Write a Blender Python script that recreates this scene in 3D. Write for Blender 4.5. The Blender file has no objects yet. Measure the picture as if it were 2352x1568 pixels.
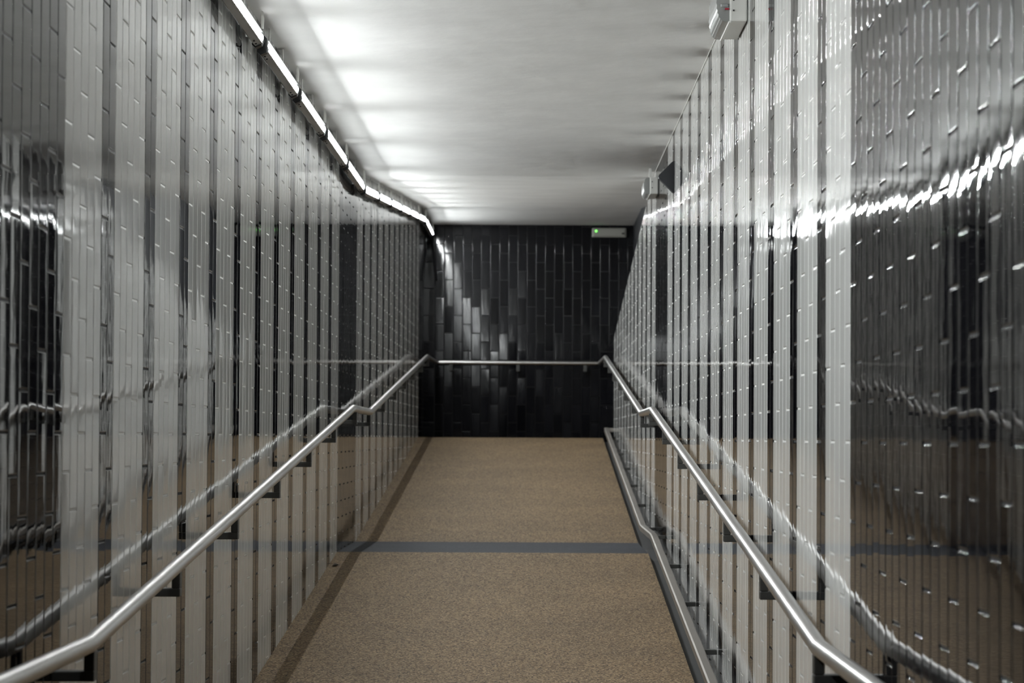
import bpy, math, random
import numpy as np
from mathutils import Matrix, Vector

random.seed(4)
rng = np.random.default_rng(11)
S = bpy.context.scene
COL = S.collection
EYE = 1.40

# ------------------------------------------------------------------ place
TC, TL, GAP = 0.1028, 0.300, 0.006       # tile column pitch, tile length pitch, joint
XL, XR = -1.204, 0.800                   # planes of the two side walls
Y0 = 6.04                                # foot of the first ramp
Y1 = Y0 + 82 * TC                        # start of the landing
Y2 = Y1 + 14 * TC                        # start of the second ramp
Y3 = Y2 + 82 * TC                        # top landing
YB = 26.62                               # end wall
YN = -3.0                                # behind the camera
XLEDGE = 1.09
def pl(y, pts):
    if y <= pts[0][0]: return pts[0][1]
    for (a, za), (b, zb) in zip(pts, pts[1:]):
        if y <= b: return za + (zb - za) * (y - a) / (b - a)
    return pts[-1][1]
FLOORP = [(Y0, 0.0), (Y1, 0.70), (Y2, 0.70), (Y3, 1.40), (YB, 1.40)]
CEILP = [(16.2, 3.19), (24.62, 3.79), (YB, 3.79)]
PARP = [(16.0, 3.23), (16.3, 3.196), (24.4, 2.428), (YB, 2.41)]
F = lambda y: pl(y, FLOORP)
Cc = lambda y: pl(y, CEILP)

# ------------------------------------------------------------------ materials
def mat(name):
    m = bpy.data.materials.new(name); m.use_nodes = True
    nt = m.node_tree; b = nt.nodes['Principled BSDF']
    return m, nt, b
def simple(name, col, rough=.5, metal=0, spec=.5):
    m, nt, b = mat(name)
    b.inputs['Base Color'].default_value = (*col, 1)
    b.inputs['Roughness'].default_value = rough
    b.inputs['Metallic'].default_value = metal
    b.inputs['Specular IOR Level'].default_value = spec
    return m
def N(nt, t, **kw):
    n = nt.nodes.new(t)
    for k, v in kw.items(): setattr(n, k, v)
    return n
def L(nt, a, b): nt.links.new(a, b)

def tile_mat(name, lo, hi, r0, r1, wav, ior=1.45):
    m, nt, b = mat(name)
    at = N(nt, 'ShaderNodeAttribute', attribute_name='rnd')
    mx = N(nt, 'ShaderNodeMix', data_type='RGBA')
    mx.inputs['A'].default_value = (*lo, 1); mx.inputs['B'].default_value = (*hi, 1)
    L(nt, at.outputs['Fac'], mx.inputs['Factor'])
    L(nt, mx.outputs['Result'], b.inputs['Base Color'])
    tc = N(nt, 'ShaderNodeTexCoord')
    # glaze: slightly uneven, streaked lengthwise
    mp = N(nt, 'ShaderNodeMapping'); mp.inputs['Scale'].default_value = (22, 22, 5)
    L(nt, tc.outputs['Object'], mp.inputs['Vector'])
    nz = N(nt, 'ShaderNodeTexNoise'); nz.inputs['Scale'].default_value = 1.0; nz.inputs['Detail'].default_value = 2
    L(nt, mp.outputs['Vector'], nz.inputs['Vector'])
    bp = N(nt, 'ShaderNodeBump'); bp.inputs['Strength'].default_value = 1.0; bp.inputs['Distance'].default_value = wav
    L(nt, nz.outputs['Fac'], bp.inputs['Height'])
    L(nt, bp.outputs['Normal'], b.inputs['Normal'])
    n2 = N(nt, 'ShaderNodeTexNoise'); n2.inputs['Scale'].default_value = 1.3; n2.inputs['Detail'].default_value = 5
    mp2 = N(nt, 'ShaderNodeMapping'); mp2.inputs['Scale'].default_value = (3, 3, .8)
    L(nt, tc.outputs['Object'], mp2.inputs['Vector']); L(nt, mp2.outputs['Vector'], n2.inputs['Vector'])
    rr = N(nt, 'ShaderNodeMapRange'); rr.inputs['To Min'].default_value = r0; rr.inputs['To Max'].default_value = r1
    rr.inputs['From Min'].default_value = .3; rr.inputs['From Max'].default_value = .7
    L(nt, n2.outputs['Fac'], rr.inputs['Value']); L(nt, rr.outputs['Result'], b.inputs['Roughness'])
    b.inputs['IOR'].default_value = ior
    return m
M_WHITE = tile_mat('glazed_white_tile', (.54, .54, .527), (.60, .60, .587), .02, .065, .00016)
M_BLACK = tile_mat('glazed_black_tile', (.003, .003, .004), (.007, .007, .009), .008, .032, .00016, 1.40)
M_BLACKDULL = tile_mat('dusty_black_tile', (.003, .003, .004), (.007, .007, .009), .06, .14, .0005, 1.34)
M_GROUT = simple('pale_grout', (.66, .66, .645), .9)
M_GROUT2 = simple('dark_grout', (.02, .02, .021), .8)
M_DARKSTONE = simple('dark_gutter', (.02, .02, .02), .6)

def ceiling_mat():
    m, nt, b = mat('painted_plaster')
    tc = N(nt, 'ShaderNodeTexCoord')
    n = N(nt, 'ShaderNodeTexNoise'); n.inputs['Scale'].default_value = 2.2; n.inputs['Detail'].default_value = 8
    L(nt, tc.outputs['Object'], n.inputs['Vector'])
    cr = N(nt, 'ShaderNodeValToRGB')
    cr.color_ramp.elements[0].position = .3; cr.color_ramp.elements[0].color = (.80, .80, .79, 1)
    cr.color_ramp.elements[1].position = .7; cr.color_ramp.elements[1].color = (.89, .89, .88, 1)
    L(nt, n.outputs['Fac'], cr.inputs['Fac']); L(nt, cr.outputs['Color'], b.inputs['Base Color'])
    b.inputs['Roughness'].default_value = .85
    n3 = N(nt, 'ShaderNodeTexNoise'); n3.inputs['Scale'].default_value = 7; n3.inputs['Detail'].default_value = 5
    L(nt, tc.outputs['Object'], n3.inputs['Vector'])
    bp = N(nt, 'ShaderNodeBump'); bp.inputs['Strength'].default_value = .5; bp.inputs['Distance'].default_value = .010
    L(nt, n3.outputs['Fac'], bp.inputs['Height']); L(nt, bp.outputs['Normal'], b.inputs['Normal'])
    return m
M_CEIL = ceiling_mat()

def gravel_mat(name, cols, scale):
    m, nt, b = mat(name)
    tc = N(nt, 'ShaderNodeTexCoord')
    v = N(nt, 'ShaderNodeTexVoronoi'); v.inputs['Scale'].default_value = scale
    L(nt, tc.outputs['Object'], v.inputs['Vector'])
    sp = N(nt, 'ShaderNodeSeparateColor'); L(nt, v.outputs['Color'], sp.inputs['Color'])
    cr = N(nt, 'ShaderNodeValToRGB'); cr.color_ramp.interpolation = 'CONSTANT'
    e = cr.color_ramp.elements
    e[0].position = 0; e[0].color = (*cols[0], 1); e[1].position = 1 / len(cols); e[1].color = (*cols[1], 1)
    for i, c in enumerate(cols[2:]):
        x = e.new((i + 2) / len(cols)); x.color = (*c, 1)
    L(nt, sp.outputs['Red'], cr.inputs['Fac'])
    n = N(nt, 'ShaderNodeTexNoise'); n.inputs['Scale'].default_value = 1.6; n.inputs['Detail'].default_value = 6
    L(nt, tc.outputs['Object'], n.inputs['Vector'])
    mr = N(nt, 'ShaderNodeMapRange'); mr.inputs['From Min'].default_value = .3; mr.inputs['From Max'].default_value = .7
    mr.inputs['To Min'].default_value = .86; mr.inputs['To Max'].default_value = 1.1
    L(nt, n.outputs['Fac'], mr.inputs['Value'])
    mm = N(nt, 'ShaderNodeVectorMath', operation='SCALE')
    L(nt, cr.outputs['Color'], mm.inputs[0]); L(nt, mr.outputs['Result'], mm.inputs['Scale'])
    L(nt, mm.outputs['Vector'], b.inputs['Base Color'])
    b.inputs['Roughness'].default_value = .75
    b.inputs['Specular IOR Level'].default_value = .25
    bp = N(nt, 'ShaderNodeBump'); bp.inputs['Strength'].default_value = .6; bp.inputs['Distance'].default_value = .0015
    bp.invert = True
    L(nt, v.outputs['Distance'], bp.inputs['Height']); L(nt, bp.outputs['Normal'], b.inputs['Normal'])
    return m
M_TAN = gravel_mat('tan_gravel_floor', [tuple(.37 * k * w for k, w in zip(c, (1, .95, .86))) for c in ((.33, .22, .12), (.44, .305, .175), (.20, .13, .07), (.52, .38, .235), (.36, .245, .125), (.09, .062, .038), (.72, .55, .36))], 140)
M_SLATE = gravel_mat('slate_landing', [(.018, .020, .027), (.025, .028, .036), (.014, .016, .021), (.040, .043, .052)], 190)

def steel_mat(name, base, rough):
    m, nt, b = mat(name)
    b.inputs['Metallic'].default_value = 1; b.inputs['Base Color'].default_value = (*base, 1)
    tc = N(nt, 'ShaderNodeTexCoord')
    mp = N(nt, 'ShaderNodeMapping'); mp.inputs['Scale'].default_value = (9, 1.2, 9)
    n = N(nt, 'ShaderNodeTexNoise'); n.inputs['Scale'].default_value = 2; n.inputs['Detail'].default_value = 6
    L(nt, tc.outputs['Object'], mp.inputs['Vector']); L(nt, mp.outputs['Vector'], n.inputs['Vector'])
    mr = N(nt, 'ShaderNodeMapRange'); mr.inputs['To Min'].default_value = rough * .75; mr.inputs['To Max'].default_value = rough * 1.4
    L(nt, n.outputs['Fac'], mr.inputs['Value']); L(nt, mr.outputs['Result'], b.inputs['Roughness'])
    return m
M_STEEL = steel_mat('brushed_stainless_steel', (.52, .51, .50), .30)
M_DULLSTEEL = steel_mat('scuffed_steel', (.27, .25, .23), .5)
M_BRACKET = simple('dark_painted_steel', (.055, .055, .052), .45, .4)
M_ALU = simple('grey_aluminium', (.42, .43, .43), .45, .6)
M_PLAST = simple('white_plastic', (.68, .68, .65), .4)
M_BLACKPLAST = simple('black_plastic', (.012, .013, .015), .38)
M_BLACKMATT = simple('matt_black_paint', (.011, .012, .016), .55)
M_CREAM = simple('yellowed_housing', (.27, .265, .24), .45)
M_RED = simple('red_mark', (.38, .01, .03), .4)
M_SCRAP = simple('dry_leaf', (.05, .035, .02), .8)

def emit(name, col, s):
    m, nt, b = mat(name)
    b.inputs['Base Color'].default_value = (.8, .8, .8, 1)
    b.inputs['Emission Color'].default_value = (*col, 1)
    b.inputs['Emission Strength'].default_value = s
    return m
LAMP = 420.0
M_TUBE = emit('lit_fluorescent_tube', (.96, 1.0, 1.0), LAMP)
M_TUBE2 = emit('dimmed_tube_arc', (.96, 1.0, 1.0), LAMP * .014)  # rest of the tube, glow cut down to shape the light
M_LED = emit('green_led', (.1, 1, .03), 1.6)

def clear_mat():
    m, nt, b = mat('clear_prismatic_plastic')
    b.inputs['Base Color'].default_value = (.62, .63, .62, 1)
    b.inputs['Roughness'].default_value = .22
    b.inputs['Transmission Weight'].default_value = .55
    b.inputs['IOR'].default_value = 1.45
    return m
M_CLEAR = clear_mat()

# ------------------------------------------------------------------ mesh helpers
class MB:
    def __init__(s): s.v = []; s.f = []; s.m = []; s.sm = []
    def add(s, vs, fs, mi=0, smooth=False):
        k = len(s.v); s.v += [tuple(p) for p in vs]
        for f in fs:
            s.f.append([k + i for i in f]); s.m.append(mi); s.sm.append(smooth)
    def box(s, a, b, mi=0, bev=0.0):
        x0, y0, z0 = a; x1, y1, z1 = b
        if bev <= 0:
            vs = [(x, y, z) for z in (z0, z1) for y in (y0, y1) for x in (x0, x1)]
            s.add(vs, [(0, 2, 3, 1), (4, 5, 7, 6), (0, 1, 5, 4), (2, 6, 7, 3), (0, 4, 6, 2), (1, 3, 7, 5)], mi); return
        # chamfered box: 24 vertices
        import bmesh
        bm = bmesh.new(); bmesh.ops.create_cube(bm, size=1)
        for v in bm.verts:
            v.co = ((x0 + x1) / 2 + v.co.x * (x1 - x0), (y0 + y1) / 2 + v.co.y * (y1 - y0), (z0 + z1) / 2 + v.co.z * (z1 - z0))
        bmesh.ops.bevel(bm, geom=list(bm.edges), offset=bev, segments=2, profile=.5, affect='EDGES')
        bm.verts.index_update()
        s.add([v.co.copy() for v in bm.verts], [[v.index for v in f.verts] for f in bm.faces], mi); bm.free()
    def prism_y(s, prof, y0, y1, zf=None, mi=0, smooth=False, caps=True):
        # closed profile [(x, z)] extruded from y0 to y1, z offset zf(y)
        zf = zf or (lambda y: 0); n = len(prof)
        vs = [(x, y0, z + zf(y0)) for x, z in prof] + [(x, y1, z + zf(y1)) for x, z in prof]
        fs = [(i, (i + 1) % n, n + (i + 1) % n, n + i) for i in range(n)]
        s.add(vs, fs, mi, smooth)
        if caps:
            s.add([v for v in vs[:n]], [tuple(range(n))[::-1]], mi); s.add([v for v in vs[n:]], [tuple(range(n))], mi)
    def tube(s, pts, r, n=24, mi=0, square=None, caps=True):
        # mitred tube through pts; square=(w,h) gives a rectangular section
        pts = [Vector(p) for p in pts]; rings = []
        for i, p in enumerate(pts):
            d0 = (p - pts[i - 1]).normalized() if i else (pts[1] - p).normalized()
            d1 = (pts[i + 1] - p).normalized() if i < len(pts) - 1 else d0
            t = (d0 + d1).normalized()
            up = Vector((0, 0, 1))
            side = d0.cross(up).normalized() if abs(d0.z) < .95 else Vector((1, 0, 0))
            if abs((d0 - d1).length) > 1e-4 and abs(t.z) < .95:
                side = t.cross(up).normalized()
            upv = side.cross(t).normalized()
            kx = ku = 1.0
            if i and i < len(pts) - 1:
                c = max(.3, d0.dot(t))
                if abs(d0.z - d1.z) < .02: kx = 1 / c
                else: ku = 1 / c
            ring = []
            if square:
                w, h = square[0] / 2, square[1] / 2; e = min(w, h) * .3
                sec = [(w - e, -h), (w, -h + e), (w, h - e), (w - e, h), (-w + e, h), (-w, h - e), (-w, -h + e), (-w + e, -h)]
            else:
                sec = [(r * math.cos(2 * math.pi * k / n), r * math.sin(2 * math.pi * k / n)) for k in range(n)]
            for a, b in sec: ring.append(p + side * a * kx + upv * b * ku)
            rings.append(ring)
        m = len(rings[0])
        # separate rings per segment keep the mitre crisp
        for A, B in zip(rings, rings[1:]):
            s.add(A + B, [(i, (i + 1) % m, m + (i + 1) % m, m + i) for i in range(m)], mi, square is None)
        if caps:
            s.add(rings[0], [tuple(range(m))[::-1]], mi); s.add(rings[-1], [tuple(range(m))], mi)
    def build(s, name, mats, parent=None, origin=None):
        me = bpy.data.meshes.new(name)
        o = Vector(origin) if origin else Vector((0, 0, 0))
        me.from_pydata([tuple(Vector(v) - o) for v in s.v], [], s.f)
        mats = mats if isinstance(mats, (list, tuple)) else [mats]
        for m in mats: me.materials.append(m)
        me.polygons.foreach_set('material_index', s.m); me.polygons.foreach_set('use_smooth', s.sm)
        me.validate(); me.update()
        import bmesh
        bm = bmesh.new(); bm.from_mesh(me); bmesh.ops.recalc_face_normals(bm, faces=bm.faces); bm.to_mesh(me); bm.free()
        ob = bpy.data.objects.new(name, me); COL.objects.link(ob)
        if parent:
            ob.parent = parent
            base = Vector((0, 0, 0)); q = parent
            while q: base += q.location; q = q.parent
            ob.location = o - base
        elif origin: ob.location = origin
        return ob
def thing(name, label, cat, loc, group=None):
    o = bpy.data.objects.new(name, None); COL.objects.link(o); o.location = loc
    o.empty_display_size = .1
    tag(o, label, cat, group); return o
def tag(o, label, cat, group=None):
    o['label'] = label; o['category'] = cat
    if group: o['group'] = group
def struct(o, label=None):
    o['kind'] = 'structure'
    if label: o['label'] = label
    return o

# ------------------------------------------------------------------ tiled walls
def tile_wall(name, n_cols, colour, origin, sdir, ndir, lo, hi, phase, back=.03, wob=1.0, mats=None):
    """columns of upright tiles; sdir along the wall, ndir out of it; lo/hi(s) bound each column"""
    sdir = np.array(sdir, float); ndir = np.array(ndir, float); up = np.array((0, 0, 1.0))
    a, b = (TC - GAP) / 2, (TL - GAP) / 2
    e = [0, .0009, .0022, .0042]; ang = [62, 30, 9, 0]; dep = [-.0040, -.0009, -.0001, 0]
    eV = [0, .0008, .0018, .0032]
    U = np.array([-a + x for x in e] + [-a * .55, 0, a * .55] + [a - x for x in e[::-1]])
    V = np.array([-b + x for x in eV] + [-b * .5, 0, b * .5] + [b - x for x in eV[::-1]])
    angU = np.radians([-x for x in ang] + [0, 0, 0] + ang[::-1]); dU = np.array(dep + [0, 0, 0] + dep[::-1])
    bowU = .0016 * (U / a) + .006 * (U / a) ** 5; bowV = .0010 * (V / b) + .002 * (V / b) ** 7
    nu, nv = len(U), len(V)
    tiles = []
    for c in range(n_cols):
        s = (c + .5) * TC
        zl, zh = lo(s), hi(s)
        off = (phase - c / 3.0) % 1.0 * TL
        k0 = math.floor((zl - off) / TL)
        t = off + (k0 + .5) * TL
        while t - b < zh - .003:
            if t + b > zl + .003: tiles.append((s, t, colour(c), c))
            t += TL
    T = len(tiles)
    st = np.array([x[0] for x in tiles]); tt = np.array([x[1] for x in tiles]); cm = np.array([x[2] for x in tiles])
    uu = (st[:, None, None] + U[None, None, :]) + np.zeros((1, nv, 1))
    vv = (tt[:, None, None] + V[None, :, None]) + np.zeros((1, 1, nu))
    sgrid = np.linspace(-.2, n_cols * TC + .2, 600)
    LO = np.interp(uu, sgrid, [lo(x) for x in sgrid]); HI = np.interp(uu, sgrid, [hi(x) for x in sgrid])
    vv = np.clip(vv, LO, HI)
    yaw = rng.normal(0, .0026 * wob, T)[:, None, None]; pit = rng.normal(0, .0016 * wob, T)[:, None, None]
    dd = .0036 + np.minimum(dU[None, None, :], dU_v(dep)[None, :, None]) + rng.normal(0, .00016, T)[:, None, None]
    ny = np.tan(np.clip(angU[None, None, :] + bowU[None, None, :] + yaw, -1.3, 1.3)) + 0 * vv
    angV = np.radians([-x for x in ang] + [0, 0, 0] + ang[::-1])
    nz = np.tan(np.clip(angV[None, :, None] + bowV[None, :, None] + pit, -1.3, 1.3)) + 0 * vv
    nrm = np.stack([ny, nz, np.ones_like(ny)], -1); nrm /= np.linalg.norm(nrm, axis=-1, keepdims=True)
    P = np.array(origin)[None, None, None, :] + uu[..., None] * sdir + vv[..., None] * up + (dd + 0 * vv)[..., None] * ndir
    NN = nrm[..., 0:1] * sdir + nrm[..., 1:2] * up + nrm[..., 2:3] * ndir
    P = P.reshape(-1, 3); NN = NN.reshape(-1, 3)
    i, j = np.meshgrid(np.arange(nu - 1), np.arange(nv - 1))
    q = np.stack([j * nu + i, j * nu + i + 1, (j + 1) * nu + i + 1, (j + 1) * nu + i], -1).reshape(-1, 4)
    if np.dot(np.cross(sdir, up), ndir) < 0: q = q[:, ::-1]
    Q = (q[None] + (np.arange(T) * nu * nv)[:, None, None]).reshape(-1, 4)
    MI = np.repeat(cm, q.shape[0])
    rnd = np.repeat(rng.random(T), nu * nv)
    # backing slab with grout face, following lo/hi
    ks = np.unique(np.concatenate([np.linspace(0, n_cols * TC, max(8, n_cols * 2))]))
    bs = len(P); bv = []
    for s in ks:
        for z in (lo(s) - .0, hi(s) + .0):
            for d in (0.0, -back):
                bv.append(np.array(origin) + s * sdir + z * up + d * ndir)
    bf = []; bm_ = []
    for k in range(len(ks) - 1):
        g = 3 if colour(int((ks[k] + ks[k + 1]) / 2 / TC)) == 1 else 2; bm_ += [g] * 4
        A, B = bs + 4 * k, bs + 4 * k + 4
        for f in ((0, 2), (3, 1), (2, 3), (1, 0)):
            bf.append((A + f[0], A + f[1], B + f[1], B + f[0]))
    A = bs; B = bs + 4 * (len(ks) - 1); bm_ += [3, 3]
    bf += [(A, A + 1, A + 3, A + 2), (B, B + 2, B + 3, B + 1)]
    verts = np.concatenate([P, np.array(bv)]); faces = np.concatenate([Q, np.array(bf)])
    me = bpy.data.meshes.new(name)
    me.vertices.add(len(verts)); me.vertices.foreach_set('co', verts.astype(np.float32).ravel())
    me.loops.add(faces.size); me.loops.foreach_set('vertex_index', faces.astype(np.int32).ravel())
    me.polygons.add(len(faces))
    me.polygons.foreach_set('loop_start', np.arange(0, faces.size, 4, dtype=np.int32))
    me.polygons.foreach_set('material_index', np.concatenate([MI, np.array(bm_)]).astype(np.int32))
    me.polygons.foreach_set('use_smooth', np.concatenate([np.ones(len(Q), bool), np.zeros(len(bf), bool)]))
    for m in mats or (M_WHITE, M_BLACK, M_GROUT, M_GROUT2): me.materials.append(m)
    at = me.attributes.new('rnd', 'FLOAT', 'POINT')
    at.data.foreach_set('value', np.concatenate([rnd, np.zeros(len(bv))]).astype(np.float32))
    me.update(calc_edges=True)
    nall = np.concatenate([NN, np.zeros((len(bv), 3))]).astype(np.float32)
    me.normals_split_custom_set_from_vertices(nall.tolist())
    ob = bpy.data.objects.new(name, me); COL.objects.link(ob)
    return struct(ob)
def dU_v(dep): return np.array(dep + [0, 0, 0] + dep[::-1])

NB = 50                                       # black columns before the first ramp
YS = Y0 - NB * TC
def side_colour(c):
    k = c - NB
    if k < 0: return 1
    if k < 82: return 0 if k % 7 < 5 else 1
    k -= 82
    if k < 14: return 1
    k -= 14
    if k < 82: return 0 if k % 7 < 5 else 1
    return 1
NCOLS = int((YB - YS) / TC) + 1
tile_wall('wall_left', NCOLS, side_colour, (XL - .0036, YS, 0), (0, 1, 0), (1, 0, 0),
          lambda s: F(YS + s) - .03, lambda s: Cc(YS + s) + .01, .02)
tile_wall('wall_right', NCOLS, side_colour, (XR + .0036, YS, 0), (0, 1, 0), (-1, 0, 0),
          lambda s: F(YS + s) - .05, lambda s: min(Cc(YS + s) + .01, pl(YS + s, PARP)), .31, back=.27)
bcols = 23
tile_wall('wall_back', bcols, lambda c: 1, (XL - .035, YB + .0036, 0), (1, 0, 0), (0, -1, 0),
          lambda s: 1.36, lambda s: 3.80, .23, wob=4.0, mats=(M_WHITE, M_BLACKDULL, M_GROUT, M_GROUT2))
# slabs that close the corridor round the camera and above the sloping wall top
b = MB(); b.box((XL - .10, YN, -.05), (XL - .002, YS, 3.25)); struct(b.build('wall_left', M_BLACKMATT))
b = MB(); b.box((XR + .002, YN, -.05), (XR + .10, YS, 3.25)); struct(b.build('wall_right', M_BLACKMATT))
b = MB(); b.box((XL - .1, YN - .1, -.05), (XR + .1, YN, 3.25)); struct(b.build('wall_front', M_DARKSTONE))
b = MB(); b.box((XLEDGE, 15.6, 1.9), (XLEDGE + .1, YB + .03, 3.9)); struct(b.build('wall_recess', M_BLACKMATT))

# ------------------------------------------------------------------ floor
XF = 0.690
b = MB()
def floor_strip(y0, y1, mi):
    x0, x1 = XL, XF
    z0, z1 = F(y0), F(y1); t = .12
    vs = [(x0, y0, z0), (x1, y0, z0), (x1, y1, z1), (x0, y1, z1), (x0, y0, z0 - t), (x1, y0, z0 - t), (x1, y1, z1 - t), (x0, y1, z1 - t)]
    b.add(vs, [(0, 1, 2, 3), (4, 7, 6, 5), (0, 4, 5, 1), (1, 5, 6, 2), (2, 6, 7, 3), (3, 7, 4, 0)], mi)
floor_strip(YN, Y0, 0); floor_strip(Y0, Y1, 0); floor_strip(Y1, Y2, 1); floor_strip(Y2, Y3, 0); floor_strip(Y3, YB, 0)
struct(b.build('floor', [M_TAN, M_SLATE]))
b = MB()
for y0, y1 in ((YN, Y0), (Y0, Y1), (Y1, Y2), (Y2, Y3), (Y3, YB)):
    b.prism_y([(XF, -.12), (XR - .002, -.12), (XR - .002, -.045), (XF, -.045)], y0, y1, F)
struct(b.build('trim_1', M_DARKSTONE), 'dark gutter between ramp and wall')

# ------------------------------------------------------------------ ceiling
b = MB()
segs = [(YN, 16.2), (16.2, 24.62), (24.62, YB + .05)]
for y0, y1 in segs:
    x0, x1 = XL - .06, (XR + .10 if y1 < 16.3 else XLEDGE + .05)
    vs = [(x0, y0, Cc(y0)), (x1, y0, Cc(y0)), (x1, y1, Cc(y1)), (x0, y1, Cc(y1))]
    b.add(vs + [(x, y, z + .1) for x, y, z in vs], [(3, 2, 1, 0), (4, 5, 6, 7), (0, 1, 5, 4), (1, 2, 6, 5), (2, 3, 7, 6), (3, 0, 4, 7)])
struct(b.build('ceiling', M_CEIL))
b = MB(); b.box((XR - .005, YS, 3.186), (XR - .0005, 15.9, 3.1899)); struct(b.build('trim_2', M_PLAST), 'thin white line of filler between ceiling and striped wall')

# ------------------------------------------------------------------ handrails
RY0 = 5.93
def bracket_mb(x_rail, x_wall, y, z_rail, flip):
    bb = MB(); s = 1 if x_wall > x_rail else -1
    w = .026
    zb = z_rail - .095
    xs = sorted((x_rail - s * w / 2, x_wall))
    bb.box((xs[0], y - .022, zb), (xs[1], y + .022, zb + .026), bev=.003)
    bb.box((x_rail - w / 2, y - .022, zb + .0261), (x_rail + w / 2, y + .022, z_rail - .018), bev=.003)
    return bb
def handrail(x, xw, label, ys):
    pts = [(x, -1.0, .88), (x, RY0, .88), (x, Y1 - .06, 1.572), (x, Y2 - .03, 1.566), (x, 24.2, 2.222), (x, YB - .10, 2.236)]
    rp = [(p[1], p[2]) for p in pts]
    root = thing('handrail', label, 'handrail', (x, 10, F(10)))
    m = MB(); m.tube(pts, .0225, 28); m.build('rail', M_STEEL, root)
    for y in ys:
        z = pl(y, rp)
        k = bracket_mb(x, xw, y, z, 1).build('bracket', M_BRACKET, root, origin=(x, y, z))
    return root
BR = [RY0 - 2.9, RY0 - 1.45] + [RY0 + .02 + 1.422 * k for k in range(6)] + [Y1 + .12, Y2 - .12] + [Y2 + 1.38 + 1.42 * k for k in range(5)] + [24.35]
handrail(-1.11, XL + .001, 'round brushed steel handrail climbing the striped wall under the row of lit tubes', BR)
handrail(.71, XR - .001, 'round brushed steel handrail above the low wheel guard rail', BR)
root = thing('handrail', 'straight steel handrail running level across the black tiled end wall', 'handrail', (-.2, YB - .1, 1.40))
m = MB(); m.tube([(-1.085, YB - .105, 2.236), (.685, YB - .105, 2.236)], .0225, 28); m.build('rail', M_STEEL, root)
for x in (-.95, -.2, .55):
    m = MB(); m.box((x - .02, YB - .118, 2.14), (x + .02, YB - .092, 2.215), bev=.003); m.box((x - .02, YB - .092, 2.14), (x + .02, YB - .0005, 2.165), bev=.003)
    m.build('bracket', M_BRACKET, root, origin=(x, YB - .1, 2.18))

# low guard rail over the gutter
gx = .722
root = thing('wheel_guard_rail', 'low steel wheel guard rail running along the gutter beside the ramp', 'guard rail', (gx, 10, F(10)))
gp = [(gx, -1.0, .10), (gx, Y0 - .02, .10), (gx, Y1 - .02, .80), (gx, Y2, .80), (gx, 24.25, 1.485)]
m = MB(); m.tube(gp, .02, square=(.042, .045)); m.build('rail', M_DULLSTEEL, root)
m = MB(); m.box((gx + .0, 24.255, 1.463), (XR - .001, 24.30, 1.503), bev=.003); m.build('end_return', M_DULLSTEEL, root)
for y in [Y0 + .3 + 1.37 * k for k in range(6)] + [Y1 + .06, Y2 - .06] + [Y2 + 1.4 * k for k in range(1, 6)]:
    z = pl(y, [(p[1], p[2]) for p in gp])
    m = MB(); m.box((gx + .0215, y - .02, z - .015), (XR - .001, y + .02, z + .007), bev=.002)
    m.build('bracket', M_BRACKET, root, origin=(gx, y, z))

# ------------------------------------------------------------------ strip lights
XT = -1.152
LP = [(0, 3.055), (15.85, 3.055), (24.55, 3.652), (30, 3.652)]
LH = lambda y: pl(y, LP)
def strip_light(y0, label, length=1.27, group='fluorescent tubes in a row along the wall top'):
    ya, yb = y0 + .02, y0 + length
    zc = LH(y0)
    root = thing('strip_light', label, 'lamp', (XT, y0, zc), group)
    zf = lambda y: LH(min(y, y0 + length)) if True else 0
    # housing: bent aluminium channel, open to the corridor
    prof = [(-1.184, .030), (-1.142, .026), (-1.142, .023), (-1.173, .021), (-1.173, -.019), (-1.1435, -.021), (-1.1425, -.024), (-1.172, -.035), (-1.184, -.024)]
    m = MB(); m.prism_y(prof, ya, yb, zf); hs = m.build('housing', M_ALU, root)
    m = MB()
    n = 20; pr = [(XT - .002 + .0165 * math.cos(2 * math.pi * k / n), .0170 * math.sin(2 * math.pi * k / n)) for k in range(n)]
    m.prism_y(pr, ya + .012, yb - .012, zf, smooth=True)
    for k in range(n):                              # strong glow only on a lower arc, shaped to spare the ceiling
        mid = (360 * (k + .5) / n + 180) % 360 - 180
        m.m[k] = 0 if -72 < mid < -30 else 1
    m.build('tube', [M_TUBE, M_TUBE2], root)
    for (p, q) in ((ya - .035, ya + .012), (yb - .012, yb + .034)):
        capp = [(-1.187, .034), (-1.156, .038), (-1.144, .026), (-1.141, -.010), (-1.147, -.030), (-1.172, -.042), (-1.187, -.028)]
        m = MB(); m.prism_y(capp, p, q, zf); m.build('end_cap', M_BLACKPLAST, root)
    # white fin at the far end and a screw pair on the housing
    m = MB()
    fin = [(-.006, .034), (.006, .034), (.008, .075), (.004, .105), (-.002, .11), (-.006, .09)]
    m.prism_y([(XT + .010 + x, z) for x, z in fin], yb - .030, yb - .026, zf); m.build('fin', M_PLAST, root)
    for yy in (ya + .06, ya + .13, yb - .13, yb - .06):
        m = MB(); m.box((-1.168, yy - .004, -.0365 + zf(yy)), (-1.160, yy + .004, -.0315 + zf(yy))); m.build('screw', M_BLACKPLAST, hs)
    # arm that carries the housing off the ceiling
    for yy in (ya + .35, yb - .35):
        m = MB(); m.box((-1.182, yy - .012, zf(yy) + .0285), (-1.176, yy + .012, Cc(yy) - .0005)); m.build('hanger', M_PLAST, root)
    return root
lab_flat = {0: 'lit tube light at the top of the photo, cut off by its upper edge', 1: 'first complete lit tube light below the one cut by the photo edge',
            2: 'second complete lit tube light below the one cut by the photo edge', 3: 'lit tube light over the last white stripes before the black landing panel',
            4: 'lit tube light over the black tiled panel at the landing'}
hid = 'lit tube light over the lower black tiles, out of the picture'
for k in (-4, -3, -2, -1):
    strip_light(8.56 + 1.46 * k, hid)
for k in range(5):
    strip_light(8.56 + 1.46 * k, lab_flat[k])
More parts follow.
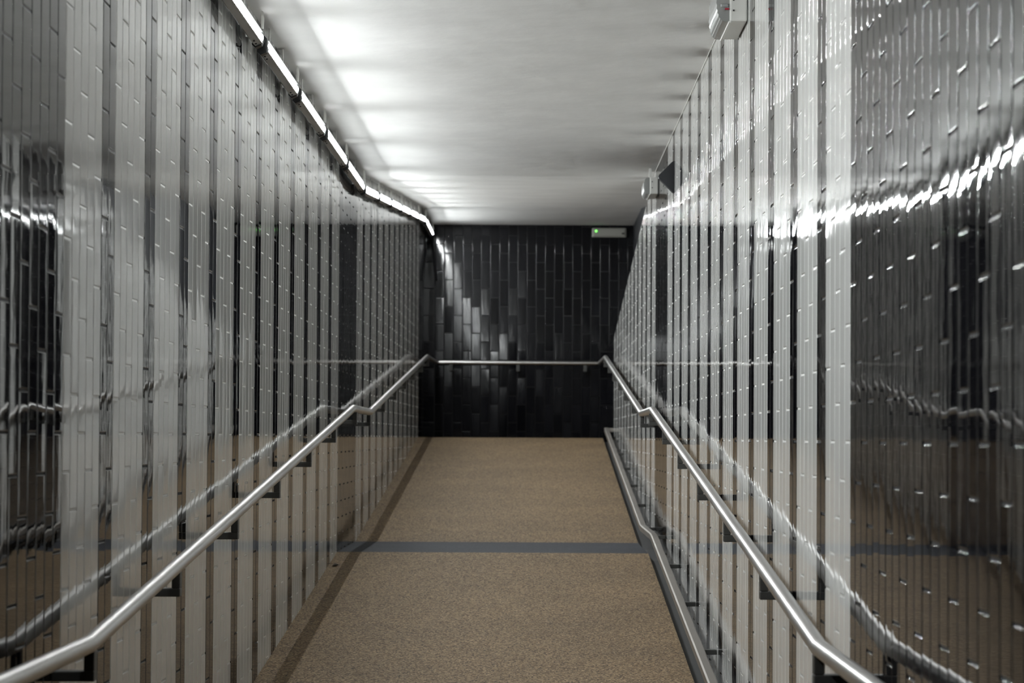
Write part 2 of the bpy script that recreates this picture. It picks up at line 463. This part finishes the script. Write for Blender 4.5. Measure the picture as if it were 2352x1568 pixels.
names = ['first', 'second', 'third', 'fourth', 'fifth', 'sixth']
for k in range(6):
    strip_light(8.56 + 1.46 * (k + 5), names[k] + ' lit tube light beyond the landing, counted up the sloping ceiling')
strip_light(24.72, 'short lit tube light in the corner nearest the black end wall', 1.45)

# cable from the last lamp
m = MB(); m.tube([(XT - .02, 26.21, 3.62), (XT + .0, 26.40, 3.48), (XT + .015, 26.5, 3.30), (XT + .03, 26.58, 3.16)], .012, 10)
o = m.build('power_cord', M_BLACKPLAST, origin=(XT, 26.4, 3.4)); tag(o, 'dark power cord hanging from the last tube light onto the end wall', 'cord')

# ------------------------------------------------------------------ bulkhead lamps
def bulkhead(y0, y1, z0, z1, proud, label, ribs, stem=False, red=False):
    root = thing('mounted_bulkhead_lamp', label, 'lamp', (XR, (y0 + y1) / 2, z0))
    xw = XR - .002; xb = xw - proud * .58; xc = xw - proud
    m = MB(); m.box((xb, y0, z0 + .004), (xw, y1, z1), bev=.006); bs = m.build('base', M_PLAST, root)
    # bowed cover, ribbed along its length
    m = MB(); zc, zh = (z0 + z1) / 2, (z1 - z0) / 2
    prof = []
    n = 28
    for k in range(n + 1):
        a = -math.pi / 2 + math.pi * k / n
        r = 1 + (.06 if (ribs and k % 2) else 0)
        prof.append((xb - (xb - xc) * max(0, math.cos(a)) ** .55 * r, zc + zh * .97 * math.copysign(abs(math.sin(a)) ** .8, math.sin(a))))
    m.prism_y(prof, y0 + .006, y1 - .006)
    cv = m.build('cover', M_CLEAR, root); cv['label'] = 'clear ribbed plastic cover'
    m = MB(); m.prism_y([(xb - (xb - xc) * .45 + .008 * math.cos(q), zc + .008 * math.sin(q)) for q in [2 * math.pi * i / 12 for i in range(12)]], y0 + .03, y1 - .03, smooth=True)
    m.build('tube', M_PLAST, root)
    m = MB(); m.box((xb - .004, y0 + .001, z0 - .002), (xb + .006, y1 - .001, z0 + .006), bev=.002); m.build('seam_clip', M_PLAST, root)
    for zz in (z0 + .045, z0 + .085):
        m = MB(); m.box((xb + .012, y0 - .003, zz - .003), (xb + .018, y0 + .002, zz + .003)); m.build('screw', M_BLACKPLAST, bs)
    if red:
        m = MB(); m.box((xb - .018, y0 - .001, z0 + .048), (xb - .003, y0 + .0055, z0 + .054)); m.build('label_strip', M_RED, cv)['label'] = 'small red strip'
        m = MB(); m.box((xb - .034, y0 - .001, z0 + .058), (xb - .006, y0 + .0055, z0 + .070), bev=.002); m.build('latch', M_ALU, cv)
    if stem:
        m = MB(); m.box((xb + .002, (y0 + y1) / 2 - .01, z1 + .0005), (xb + .018, (y0 + y1) / 2 + .01, Cc((y0 + y1) / 2) - .0005)); m.build('stem', M_PLAST, root)
bulkhead(9.0, 9.42, EYE + 1.585, EYE + 1.765, .115, 'unlit ribbed bulkhead lamp at the wall top near the upper photo edge', True, red=True)
bulkhead(15.55, 15.9, EYE + 1.60, EYE + 1.715, .095, 'unlit rounded bulkhead lamp behind the black triangular plate', False, stem=True)

# black triangular plate projecting from the wall
m = MB()
tri = [(XR - .0005, EYE + 1.617), (XR - .012, EYE + 1.612), (.712, EYE + 1.535), (.709, EYE + 1.526), (.712, EYE + 1.516), (XR - .010, EYE + 1.438), (XR - .0005, EYE + 1.432)]
m.prism_y(tri, 13.80, 13.86)
o = m.build('projecting_plate', M_BLACKMATT, origin=(XR, 13.83, EYE + 1.526)); tag(o, 'black triangular plate projecting from the striped wall under the ceiling', 'sign')

# emergency light on the end wall
root = thing('emergency_light', 'pale emergency light box with green pilot lamp on the black end wall', 'lamp', (.815, YB, EYE + 2.30))
m = MB(); m.box((.622, YB - .07, EYE + 2.25), (1.008, YB - .0005, EYE + 2.355), bev=.012); eh = m.build('housing', M_CREAM, root)
m = MB(); m.box((.640, YB - .078, EYE + 2.262), (.990, YB - .0695, EYE + 2.343), bev=.004); m.build('diffuser', M_CREAM, root)
m = MB(); m.tube([(.668, YB - .086, EYE + 2.318), (.668, YB - .078, EYE + 2.318)], .012, 14); m.build('pilot_lamp', M_LED, eh)['label'] = 'small lit green pilot lamp'
m = MB(); m.box((.955, YB - .080, EYE + 2.283), (.985, YB - .0775, EYE + 2.30)); m.build('badge', M_BLACKPLAST, eh)

# dry scrap on the floor
m = MB(); yy = Y1 - .62; zz = F(yy)
m.add([(-1.178, yy - .05, zz + .004), (-1.150, yy - .03, zz + .010), (-1.148, yy + .05, zz + .006), (-1.172, yy + .06, zz + .012), (-1.163, yy, zz + .016), (-1.163, yy, zz + .001)],
      [(0, 1, 4), (1, 2, 4), (2, 3, 4), (3, 0, 4), (1, 0, 5), (2, 1, 5), (3, 2, 5), (0, 3, 5)])
o = m.build('dry_leaf', M_SCRAP, origin=(-1.163, yy, zz)); tag(o, 'small dark dry scrap lying on the tan ramp below the landing', 'litter')

# ------------------------------------------------------------------ world, camera
w = bpy.data.worlds.new('world'); S.world = w; w.use_nodes = True
w.node_tree.nodes['Background'].inputs['Color'].default_value = (0, 0, 0, 1)
w.node_tree.nodes['Background'].inputs['Strength'].default_value = 0

FPX = 5450.0
cam = bpy.data.cameras.new('camera'); co = bpy.data.objects.new('camera', cam); COL.objects.link(co)
cam.sensor_width = 36; cam.sensor_fit = 'HORIZONTAL'; cam.lens = FPX / 2352 * 36
PITCH, ROLL = .024, .0052
view = Matrix.Translation((0, 0, EYE)) @ Matrix.Rotation(math.pi / 2 + PITCH, 4, 'X') @ Matrix.Rotation(ROLL, 4, 'Z')
co.matrix_world = view
VPX, VPY = 1230.0, 1005.0
d = view.to_3x3().inverted() @ Vector((0, 1, 0))
px = FPX * d.x / -d.z; py = FPX * d.y / -d.z       # principal offset of the corridor's vanishing point
cam.shift_x = -(VPX - 1176 - px) / 2352
cam.shift_y = (VPY - 784 + py) / 2352
cam.dof.use_dof = True; cam.dof.focus_distance = 9.8; cam.dof.aperture_fstop = 6.3
cam.clip_end = 100
S.camera = co

S.view_settings.view_transform = 'Standard'; S.view_settings.look = 'None'
S.view_settings.gamma = 1; S.view_settings.use_curve_mapping = False
S.view_settings.exposure = 0.70
S.cycles.max_bounces = 12; S.cycles.diffuse_bounces = 7; S.cycles.glossy_bounces = 6
